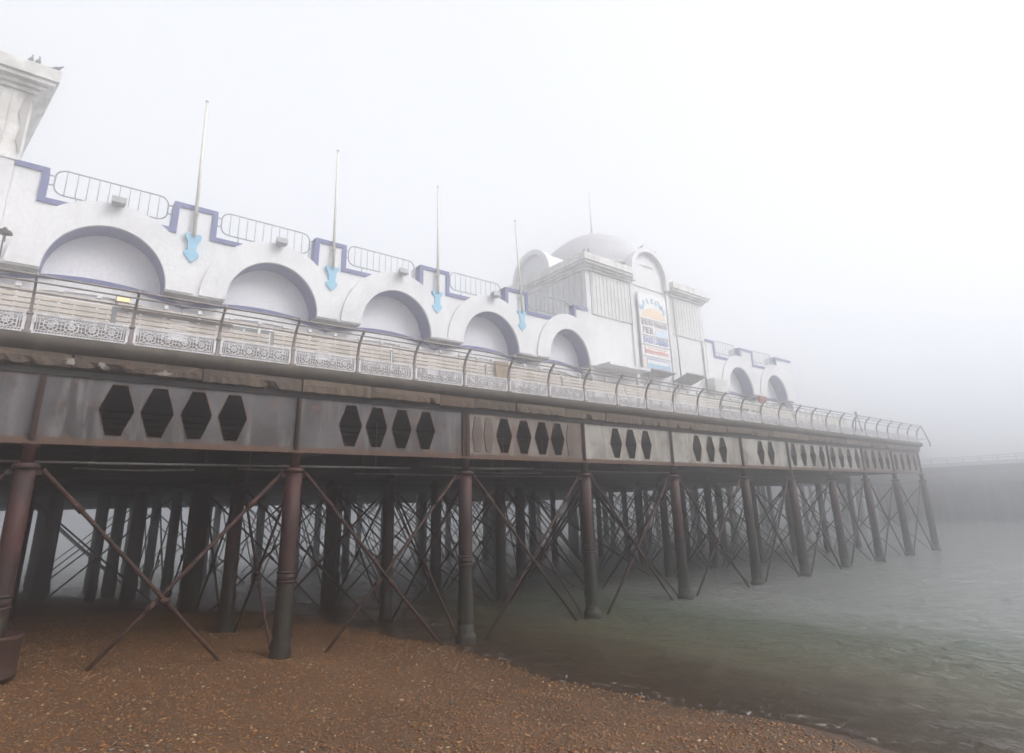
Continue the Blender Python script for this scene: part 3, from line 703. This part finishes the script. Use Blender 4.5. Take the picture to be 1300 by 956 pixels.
wing = tag(empty('arcade_wing', (-20.88, 38, 6.96)), 'faint white wing with two round arches, right of the domed tower', 'building')
arcade(wing, 33.02, 44.3, [36.7, 41.5], [(33.02, 34.0), (37.05, 38.75), (41.9, 44.3)], aw=1.5)
m2 = MB(); m2.box(-29, XW - .3, 44.31, 45.4, DK, 10.4); part(m2, 'end_lean_to', 'white', wing)

def tower(root, y0, y1, depth, sign=True, upper='cladding'):
    x1 = XW - .02; x0 = x1 - depth; mid = (y0 + y1) / 2; CZ = 16.1
    mb = MB(); mb.box(x0, x1, y0, y1, DK, CZ + .5); part(mb, 'tower_wall', 'white', root)
    # cornice in four pieces that leave the middle of each face open for the vault
    h = 1.95
    def corn(a, b, c, d, nm='cornice'):
        m = MB()
        for o, z0, z1 in ((.14, CZ - .12, CZ + .02), (.26, CZ + .02, CZ + .16), (.42, CZ + .16, CZ + .30), (.50, CZ + .30, CZ + .72)):
            m.box(a - (o if a == x0 else 0), b + (o if b == x1 else 0), c - (o if c == y0 else 0), d + (o if d == y1 else 0), z0 + .002, z1)
        part(m, nm, 'oldwhite', root, bevel=.012)
    corn(x0, x1, y0, mid - h); corn(x0, x1, mid + h, y1)
    m = MB(); m.box(x0 + .2, x1 + .06, mid - h + .01, mid + h - .01, CZ - .1, CZ + .1); part(m, 'string_course', 'white', root)
    # ribbed cladding under the cornice
    for a, b in ((y0 + .35, mid - h + .1), (mid + h - .1, y1 - .1)):
        m = MB(); m.box(x1 + .001, x1 + .05, a, b, 13.45, CZ - .13); y = a + .1
        while y < b - .1: m.box(x1 + .05, x1 + .072, y, y + .12, 13.47, CZ - .2); y += .30
        part(m, 'ribbed_cladding', upper, root)
    for sgn in (-1, 1):
        yy = y0 if sgn < 0 else y1
        m = MB(); a, b = sorted((yy + sgn * .001, yy + sgn * .05)); m.box(x0 + .3, x1 - .3, a, b, 13.45, CZ - .13)
        x = x0 + .5
        while x < x1 - .4:
            c, d = sorted((yy + sgn * .05, yy + sgn * .08)); m.box(x, x + .09, c, d, 13.47, CZ - .2); x += .45
        part(m, 'ribbed_cladding', upper, root)
    for c in (mid - h + .12, mid + h - .35):
        m = MB(); m.box(x1 + .001, x1 + .11, c, c + .28, DK, CZ - .14); part(m, 'pilaster_strip', 'white', root)
    return x0, x1, mid, CZ
dt = tag(empty('domed_tower', (-25.2, 27.55, 6.96)), 'white square tower with a low dome, barrel gables and the welcome sign', 'building')
x0, x1, mid, CZ = tower(dt, 22.1, 33.0, 8.6)
xc = (x0 + x1) / 2
# flat roof, dome
m2 = MB(); m2.lathe((xc, mid, 0), [(3.9, 16.6), (3.9, 17.6)], 8, sm=False); part(m2, 'drum', 'roofing', dt)
prof = [(4.3 * (.62 * math.cos(t) + .38 * (1 - 2 * t / PI)) + .02, 17.55 + 3.75 * (.6 * math.sin(t) + .4 * 2 * t / PI)) for t in np.linspace(0, PI / 2, 14)]
m2 = MB(); m2.lathe((xc, mid, 0), [(4.4, 17.45)] + prof, 40); m2.lathe((xc, mid, 21.2), [(.3, 0), (.28, .12), (.12, .2), (.1, .35)], 12); part(m2, 'dome', 'roofing', dt)
def vault(axis_, sgn):
    """barrel gable with raised rim; built facing +X then turned"""
    R_ = 1.62; zc = CZ + .78; n = 24; dep = 4.4 if axis_ == 'x' else 5.3
    def outline(r): return [(-r, CZ + .05)] + [(-r * math.cos(PI * i / n), zc + r * math.sin(PI * i / n)) for i in range(n + 1)] + [(r, CZ + .05)]
    m = MB()
    m.plate([outline(R_)], -dep, .0)
    m.plate([outline(R_ + .12) + outline(R_ - .16)[::-1]], -.25, .28)
    ang = {('x', 1): 0, ('x', -1): PI, ('y', 1): PI / 2, ('y', -1): -PI / 2}[(axis_, sgn)]
    off = (8.6 if axis_ == 'x' else 10.9) / 2 + .035
    ca, sa = math.cos(ang), math.sin(ang); vs = []
    for x, y, z in m.v:
        x += off; vs.append((xc + x * ca - y * sa, mid + x * sa + y * ca, z))
    m.v = vs; part(m, 'barrel_gable', 'white', dt)
for a in (('x', 1), ('y', -1), ('y', 1)): vault(*a)
# ledge and flaps on the lower front
m2 = MB(); m2.box(x1 + .001, x1 + 1.1, 22.4, 25.7, 10.42, 10.56); part(m2, 'canopy_ledge', 'white', dt)
m2 = MB(); m2.tube([(x1 + .06, 32.6, DK), (x1 + .06, 32.6, 13.4)], .05, 8); part(m2, 'downpipe', 'lampgrey', dt)
m2 = MB(); m2.tube([(x1 + .2, 29.75, 10.0), (x1 + .2, 29.7, 16.0)], .045, 8); part(m2, 'downpipe', 'lampgrey', dt)

pav = tag(empty('end_pavilion', (-25, -7, 6.96)), 'tall white corner pavilion with peeling walls and deep stepped eaves at the left edge', 'building')
M['clad_old'] = M['oldwhite']
SKEW['end_pavilion'] = 1
px0, px1, pm_, _ = tower(pav, -12.6, -1.78, 8.6, upper='oldwhite')
m2 = MB(); m2.box(px1 + .001, px1 + .16, -2.75, -1.86, DK, 13.62); m2.box(px1 + .001, px1 + .2, -2.8, -1.82, 13.62, 13.72); part(m2, 'corner_pilaster', 'white', pav, bevel=.01)
m2 = MB(); m2.box(px1 + .06, px1 + .10, -5.2, -2.3, 13.9, 15.6); part(m2, 'raised_panel', 'oldwhite', pav)
for dx, dy in ((0, 0),):
    m2 = MB(); pts = [(-1.80, 13.9), (-1.95, 14.3), (-1.9, 14.8), (-2.02, 15.2), (-1.93, 15.9), (-1.80, 15.95)]
    m2.plate([pts], px1 + .05, px1 + .088); part(m2, 'bare_patch', 'soffit', pav)

# roof railings in the parapet gaps
def roof_rail(y0, y1, label, z0=13.0, z1=13.84):
    X = -21.05; r = .28
    t = tag(empty('roof_railing', (X, (y0 + y1) / 2, 12.71)), label, 'railing', 'round-cornered railings on the arcade parapet')
    pts = []
    for cy, cz, a0 in ((y1 - r, z1 - r, PI / 2), (y1 - r, z0 + r, 0), (y0 + r, z0 + r, -PI / 2), (y0 + r, z1 - r, -PI)):
        for i in range(6):
            a = a0 - i / 5 * PI / 2; pts.append((X, cy + r * math.cos(a), cz + r * math.sin(a)))
    pts.append(pts[0]); mb = MB(); mb.tube(pts, .024, 7, caps=False)
    for z in (z0 + r * .95, z1 - r * .95):
        mb.tube([(X, y0 - .14, z), (X, y0, z)], .02, 6); mb.tube([(X, y1, z), (X, y1 + .14, z)], .02, 6)
    for s in (y0 + .6, y1 - .6): mb.tube([(X, s, 12.7), (X, s, z0)], .02, 6)
    part(mb, 'frame', 'lampgrey', t)
    n = max(6, int((y1 - y0) / .27)); first = None
    for i in range(1, n):
        y = y0 + (y1 - y0) * i / n
        if first is None:
            m2 = MB(); m2.tube([(0, 0, z0 - 12.71), (0, 0, z1 - 12.71)], .013, 5); first = m2.build('bar', 'lampgrey', t, (0, y - t.location.y, 0))
        else: copy_obj(first, t, (0, y - t.location.y, 0))
roof_rail(-.95, 2.10, 'round-cornered grey railing above the largest, leftmost arch')
roof_rail(3.78, 6.92, 'round-cornered grey railing above the second arch from the left')
roof_rail(8.52, 11.52, 'round-cornered grey railing above the third arch from the left')
roof_rail(13.37, 16.24, 'round-cornered grey railing above the fourth arch from the left')
roof_rail(17.97, 20.83, 'round-cornered grey railing just left of the domed tower')
roof_rail(34.2, 36.85, 'faint grey railing just right of the domed tower')
roof_rail(38.95, 41.7, 'faint grey railing above the farthest arch')

# flagpoles with blue brackets
def flagpole(yb, yt, zt, label, zb=12.62):
    t = tag(empty('flagpole', (XW + .14, yb, 11.6)), label, 'flagpole', 'flagpoles on the arcade front')
    m = MB(); m.tube([(XW + .14, yb, zb - .1), (XW + .14, (yb + yt) / 2, (zb + zt) / 2), (XW + .14, yt, zt)], .05, 10, radii=[.062, .052, .036]); m.lathe((XW + .14, yt, zt), [(.03, 0), (.06, .03), (.06, .07), (.02, .1)], 10)
    part(m, 'pole', 'pole', t)
    y = yb; W_ = .25
    pts = [(y - W_, 12.62), (y + W_, 12.62), (y + W_, 12.52), (y + .15, 12.34), (y + .13, 12.02), (y + .23, 11.95), (y + .23, 11.85), (y, 11.60), (y - .23, 11.85), (y - .23, 11.95), (y - .13, 12.02), (y - .15, 12.34), (y - W_, 12.52)]
    m = MB(); m.plate([pts], XW + .004, XW + .13); part(m, 'bracket', 'cyan', t, bevel=.015)
    m = MB(); m.box(XW + .002, XW + .2, yb - .05, yb + .05, 13.3, 13.36); part(m, 'strap', 'lampgrey', t)
flagpole(2.93, 2.78, 17.78, 'tallest cream flagpole, nearest the left corner pavilion')
flagpole(7.80, 7.70, 17.7, 'cream flagpole between the second and third arches from the left')
flagpole(12.55, 12.5, 17.7, 'cream flagpole between the third and fourth arches')
flagpole(17.35, 17.05, 17.35, 'tilting cream flagpole nearest the domed tower')
m2 = MB(); m2.tube([(xc, mid, 21.3), (xc, mid, 24.6)], .05, 8, radii=[.06, .035]); m2.lathe((xc, mid, 24.6), [(.03, 0), (.06, .04), (.02, .09)], 8)
tag(m2.build('flagpole', 'pole'), 'faint flagpole standing on top of the grey dome', 'flagpole')

# floodlights on the archivolts
for i, (y, lb) in enumerate([(.66, 'largest leftmost'), (5.7, 'second'), (10.7, 'third'), (15.55, 'fourth')]):
    t = tag(empty('floodlight', (XW + .30, y + .05, 12.98)), 'small grey floodlight fixed on top of the %s arch' % lb, 'floodlight', 'floodlights over the arches')
    m = MB(); m.add([(-.12, -.17, -.06), (-.12, .17, -.06), (.14, .2, -.02), (.14, -.2, -.02), (-.14, -.17, .14), (-.14, .17, .14), (.10, .2, .2), (.10, -.2, .2)], [(0, 1, 2, 3), (4, 7, 6, 5), (0, 4, 5, 1), (1, 5, 6, 2), (2, 6, 7, 3), (3, 7, 4, 0)]); m.build('housing', 'lampgrey', t, bevel=.01)
    m = MB(); m.box(-.42, -.1, -.02, .02, -.06, -.02); m.box(-.42, -.38, -.02, .02, -.12, .05); m.build('arm', 'lampgrey', t)

# amber lamp, wall lamp, board, box, cabinet, flaps
t = tag(empty('bulkhead_lamp', (-21.4, 1.3, 10.12)), 'glowing amber bulkhead lamp under the hood of the largest arch', 'lamp')
m = MB(); m.box(-.25, .0, -.2, .2, -.09, .09); m.build('housing', 'lampgrey', t, bevel=.02)
m = MB(); m.box(.001, .05, -.17, .17, -.07, .05); m.build('lens', 'lit', t, bevel=.02)
t = tag(empty('wall_lamp', (-20.3, -1.75, 11.15)), 'rusty shaded wall lamp on a bracket at the left edge', 'lamp')
m = MB(); m.tube([(-.45, 0, -.1), (-.2, 0, .12), (.0, 0, .1)], .025, 6); m.tube([(0, 0, .1), (.02, .02, -.75)], .02, 6); m.build('bracket', 'brace', t)
m = MB(); m.lathe((0, 0, 0), [(.19, -.02), (.16, .05), (.07, .1), (.03, .16)], 12); m.build('shade', 'brace', t)
m = MB(); m.add([(0, -.02, 0), (0, .55, .02), (-.12, .58, .62), (-.12, .0, .6), (.03, -.02, 0), (.03, .55, .02), (-.09, .58, .62), (-.09, .0, .6)], [(0, 3, 2, 1), (4, 5, 6, 7), (0, 1, 5, 4), (1, 2, 6, 5), (2, 3, 7, 6), (3, 0, 4, 7)])
tag(m.build('leaning_board', 'brownbin', None, (-15.05, 11.4, 7.55)), 'brown board leaning behind the railing by the fourth arch', 'board')
t = tag(empty('lifebelt_box', (-14.28, 26.85, 7.95)), 'small faded red box clipped to the top rail beyond the domed tower', 'box')
m = MB(); m.box(-.07, .07, -.28, .28, .0, .26); m.build('box_body', 'redpaint', t, bevel=.03)
m = MB(); m.box(-.085, .085, -.3, .3, .261, .29); m.build('lid', 'redpaint', t, bevel=.01)
t = tag(empty('wall_cabinet', (XW + .02, 33.3, 10.0)), 'pale boxy cabinet hung on the wall at the corner of the far wing', 'cabinet')
m = MB(); m.box(0.1, .6, -.75, .75, 0, .95); m.build('cabinet_body', 'oldwhite', t, bevel=.02)
m = MB(); m.box(.601, .63, -.68, .68, .07, .88); m.build('cabinet_door', 'cladding', t, bevel=.01)
def flap(y, z, w, out, rise, label):
    t = tag(empty('hatch_flap', (x1 + .01, y, z)), label, 'hatch flap', 'propped kiosk flaps on the tower')
    m = MB(); vs = [(0.02, -w, 0), (0.02, w, 0), (out, w, rise), (out, -w, rise)]; vs += [(a, b, c + .06) for a, b, c in vs]
    m.add(vs, [(0, 1, 2, 3), (4, 7, 6, 5), (0, 4, 5, 1), (1, 5, 6, 2), (2, 6, 7, 3), (3, 7, 4, 0)]); m.build('flap_panel', 'canvas', t)
    m = MB()
    for s in (-1, 1): m.tube([(.02, s * w * .92, -.9), (out * .9, s * w * .92, rise * .9)], .02, 6)
    m.build('stay', 'lampgrey', t)
flap(30.0, 10.35, .95, 1.15, .35, 'dark grey propped-up flap on the tower wall, right of the welcome sign')
flap(27.2, 10.52, 1.1, .9, .10, 'thin flap held level just under the welcome sign')

# ------------------------------------------------------------------ welcome sign
SYA, SYB = 26.25, 28.85; SZA, SZB = 11.0, 15.55; SXF = x1 + .22
sign = tag(empty('welcome_sign', (x1 + .12, (SYA + SYB) / 2, SZA)), 'tall white sign board with blue WELCOME over an orange sunburst and blue and red lettering', 'sign')
m = MB(); m.box(x1 + .12, SXF, SYA, SYB, SZA - .25, SZB); part(m, 'board', 's_white', sign, bevel=.01)
def glyph(text, yc, zc, size, mat, name, squeeze=1.0, w=None):
    cu = bpy.data.curves.new(name, 'FONT'); cu.body = text; cu.size = size; cu.extrude = .012; cu.align_x = 'CENTER'; cu.align_y = 'CENTER'; cu.offset = size * .022
    tmp = bpy.data.objects.new('tmp', cu); col.objects.link(tmp)
    dg = bpy.context.evaluated_depsgraph_get(); dg.update(); me = bpy.data.meshes.new_from_object(tmp.evaluated_get(dg)); bpy.data.objects.remove(tmp)
    xs = [v.co.x for v in me.vertices]; wd = max(xs) - min(xs) if xs else 1
    k = (w / wd) if w else squeeze
    for v in me.vertices:
        x, y, z = v.co; v.co = (z + SXF + .014 - sign.location.x, x * k + yc - sign.location.y, y + zc - sign.location.z)
    me.materials.clear(); me.materials.append(M[mat]); o = bpy.data.objects.new(name, me); col.objects.link(o); o.parent = sign; return o
yc = (SYA + SYB) / 2; W = SYB - SYA
m = MB(); fan = [(yc - W * .42 * math.cos(PI * i / 16), 14.05 + .62 * math.sin(PI * i / 16)) for i in range(17)]; m.plate([fan], SXF, SXF + .012); part(m, 'sunburst', 's_orange', sign)
for i, ch in enumerate('WELCOME'):
    a = PI * (1 - (i + .75) / 7.5); glyph(ch, yc + W * .42 * math.cos(a), 14.22 + .92 * math.sin(a) ** .8, .46, 's_blue', 'lettering')
m = MB()
for z in (13.88, 12.86, 12.28, 11.58): m.box(SXF, SXF + .02, SYA + .02, SYB - .02, z, z + .05)
part(m, 'divider', 's_brown', sign)
glyph('SOUTH PARADE', yc, 13.66, .42, 's_brown', 'lettering', w=W * .92)
glyph('PIER', yc - W * .25, 13.2, .55, 's_brown', 'lettering', w=W * .38)
m = MB(); m.plate([[(yc + .0, 12.95), (SYB - .1, 12.95), (SYB - .1, 13.30), (yc + .75, 13.46), (yc + .35, 13.35), (yc + .0, 13.2)]], SXF, SXF + .012); part(m, 'picture', 's_pale', sign)
m = MB(); m.box(SXF, SXF + .012, yc + .03, yc + .45, 13.36, 13.43); part(m, 'picture_mark', 's_orange', sign)
glyph('BARS', yc - W * .27, 12.6, .52, 's_navy', 'lettering', w=W * .34); glyph('CATERING', yc + W * .2, 12.6, .52, 's_navy', 'lettering', w=W * .5)
# two lines too faded to read, kept as broken strokes
m = MB(); y = SYA + .2
while y < SYB - .25:
    w_ = random.uniform(.05, .13); m.box(SXF, SXF + .012, y, y + w_, 11.78 + random.uniform(0, .05), 12.0 + random.uniform(0, .06)); y += w_ + .045
m.box(SXF, SXF + .012, SYA + .2, SYA + .3, 11.75, 12.2); m.box(SXF, SXF + .012, SYA + .5, SYB - .3, 12.12, 12.16); part(m, 'faded_line', 's_red', sign)
m = MB(); m.plate([[(SYA + .3, 10.9), (SYB - .15, 10.9), (SYB - .15, 11.5), (SYA + .3, 11.5)], [(SYA + .36, 10.96), (SYA + .36, 11.44), (SYB - .21, 11.44), (SYB - .21, 10.96)]], SXF, SXF + .012); part(m, 'picture_frame', 's_navy', sign)
m = MB(); y = SYA + .42
while y < SYB - .35:
    w_ = random.uniform(.09, .16); m.box(SXF, SXF + .012, y, y + w_, 11.0, 11.22); y += w_ + .03
part(m, 'faded_line', 's_blue', sign)
m = MB(); m.box(SXF, SXF + .012, SYA + .1, SYA + .22, 10.9, 11.45); part(m, 'picture_mark', 's_orange', sign)

# ------------------------------------------------------------------ pigeons
def pigeon(x, y, z, rot, label, mat='feather', squat=1.0, tilt=0):
    prof = [(-.17, .10, .012), (-.12, .115, .03), (-.06, .125, .055), (0, .135, .066), (.05, .15, .06), (.085, .18, .042), (.10, .215, .03), (.115, .245, .034), (.135, .255, .026), (.15, .25, .012)]
    m = MB(); n = 10; vs = []
    for px, pz, r in prof:
        for j in range(n):
            a = 2 * PI * j / n; vs.append((px, r * math.cos(a) * .9, pz * squat + r * math.sin(a)))
    fs = [(i * n + j, i * n + (j + 1) % n, (i + 1) * n + (j + 1) % n, (i + 1) * n + j) for i in range(len(prof) - 1) for j in range(n)]
    fs += [tuple(reversed(range(n))), tuple((len(prof) - 1) * n + j for j in range(n))]
    m.add(vs, fs, 0, True); m.tube([(.148, 0, .25 * squat), (.178, 0, .243 * squat)], .006, 5, radii=[.009, .002])
    for s in (-1, 1): m.tube([(.0, s * .025, .09), (.01, s * .025, 0)], .006, 5); m.tube([(.01, s * .025, .004), (.045, s * .025, .004)], .005, 4)
    m.add([(-.14, -.03, .11), (-.14, .03, .11), (-.25, .04, .07), (-.25, -.04, .07), (-.14, -.03, .095), (-.14, .03, .095), (-.25, .04, .06), (-.25, -.04, .06)], [(0, 1, 2, 3), (4, 7, 6, 5), (0, 4, 5, 1), (1, 5, 6, 2), (2, 6, 7, 3), (3, 7, 4, 0)])
    o = m.build('pigeon', mat, None, (x, y, z)); o.rotation_euler = (0, -tilt, rot); o.scale = (1.0,) * 3
    return tag(o, label, 'bird', 'pigeons perched on the roofs')
CT = 16.82
pigeon(-20.5, -1.98, CT, 1.4, 'leftmost of the two upright pigeons on the left pavilion eaves', tilt=.7)
pigeon(-20.5, -1.80, CT, 1.9, 'upright pigeon beside another on the left pavilion eaves, nearer the corner', tilt=.75)
pigeon(-20.5, -1.42, CT, 1.2, 'low crouching pigeon at the very corner of the left pavilion eaves', squat=.75)
pigeon(-20.55, 21.75, CT, 2.0, 'left pigeon of the pair at the near corner of the domed tower cornice', 'feather_pale')
pigeon(-20.5, 22.05, CT, -.8, 'right pigeon of the pair at the near corner of the domed tower cornice', 'feather_pale')
pigeon(-20.8, 27.2, 18.58, .3, 'leftmost pigeon on top of the front barrel gable', 'feather_pale')
pigeon(-20.8, 27.7, 18.62, 2.1, 'middle pigeon on top of the front barrel gable', 'feather_pale')
pigeon(-20.8, 28.45, 18.4, -.4, 'rightmost pigeon, on the shoulder of the front barrel gable', 'feather_pale')

# ------------------------------------------------------------------ far pier head
ph = tag(empty('distant_pier', (0, 96, 0)), 'ghostly cross-wise pier head fading into the fog at the right edge', 'pier')
m = MB(); m.box(-42, 70, 94.2, 120, 6.3, 7.0); part(m, 'deck', 'underdeck', ph)
m = MB(); m.box(-42, 70, 94.1, 94.19, 4.87, 6.3); part(m, 'girder', 'girder_mid', ph)
m = MB()
for z in (7.4, 7.8, 8.1): m.tube([(-42, 94.15, z), (70, 94.15, z)], .04, 5)
for x in np.arange(-42, 70, 1.8): m.tube([(x, 94.15, 7), (x, 94.15, 8.15)], .05, 5)
part(m, 'railing', 'railpaint', ph)
m = MB()
for x in np.arange(-42, 70, 1.8): m.box(x + .1, x + 1.7, 94.12, 94.16, 7.02, 7.4)
part(m, 'scrollwork', 'iron_white', ph)
for i in range(16):
    x = -40 + i * 6; fst = None
    m = MB(); m.tube([(x, 94.4, -2), (x, 94.4, 4.9)], .3, 10); part(m, 'column', 'column', ph)
    m = MB()
    for k, yy in enumerate((97, 99.5, 102, 105, 108, 112)):
        for dx in (0, 1.4, 3, 4.4): m.tube([(x + dx + k * .37, yy, -2), (x + dx + k * .37, yy, 6.3)], .34, 8)
    part(m, 'rear_columns', 'column', ph)['kind'] = 'stuff'

# ------------------------------------------------------------------ sky, sun, fog
HAZE = .0185
w = bpy.data.worlds.new('World'); sc.world = w; w.use_nodes = True; nt = w.node_tree
bg = nt.nodes['Background']
sky = N(nt, 'ShaderNodeTexSky', sky_type='NISHITA'); sky.sun_disc = False
EL, AZ = math.radians(45), math.radians(54)      # AZ measured clockwise from +Y
sky.sun_elevation = EL; sky.sun_rotation = AZ; sky.dust_density = 6; sky.air_density = 1.2; sky.ozone_density = 1.5
hs = N(nt, 'ShaderNodeHueSaturation'); hs.inputs['Saturation'].default_value = .16; nt.links.new(sky.outputs[0], hs.inputs['Color'])
CLOUD = 5.7
mxs = mix(nt, .75, hs.outputs[0], (CLOUD * .97, CLOUD * .985, CLOUD * 1.03)); nt.links.new(mxs, bg.inputs['Color']); bg.inputs['Strength'].default_value = .15
sun = bpy.data.lights.new('sun', 'SUN'); sun.energy = 2.2; sun.angle = math.radians(40); sun.color = (1, .97, .93)
so = bpy.data.objects.new('sun', sun); col.objects.link(so)
sd = Vector((math.sin(AZ) * math.cos(EL), math.cos(AZ) * math.cos(EL), math.sin(EL)))
so.rotation_euler = sd.to_track_quat('Z', 'Y').to_euler(); so.location = sd * 15
m = MB(); m.box(-445, 445, -445, 445, -3.7, 25.2); hz = m.build('haze', 'white'); hz.data.materials.clear()
hm = bpy.data.materials.new('fog'); hm.use_nodes = True; hn = hm.node_tree; hn.nodes.remove(hn.nodes['Principled BSDF'])
pv = N(hn, 'ShaderNodeVolumePrincipled'); pv.inputs['Density'].default_value = HAZE; pv.inputs['Color'].default_value = (.96, .965, .98, 1); pv.inputs['Anisotropy'].default_value = .92
hn.links.new(pv.outputs[0], hn.nodes['Material Output'].inputs['Volume']); hz.data.materials.append(hm)
tag(hz, 'dense pale sea fog swallowing the far end of the pier', 'fog', kind='stuff')

sc.view_settings.view_transform = 'Standard'; sc.view_settings.look = 'None'; sc.view_settings.gamma = 1; sc.view_settings.use_curve_mapping = False
sc.view_settings.exposure = 0.44
sc.cycles.use_denoising = True
try: sc.cycles.denoiser = 'OPENIMAGEDENOISE'
except Exception: pass
sc.cycles.max_bounces = 8; sc.cycles.volume_bounces = 8; sc.cycles.transparent_max_bounces = 8
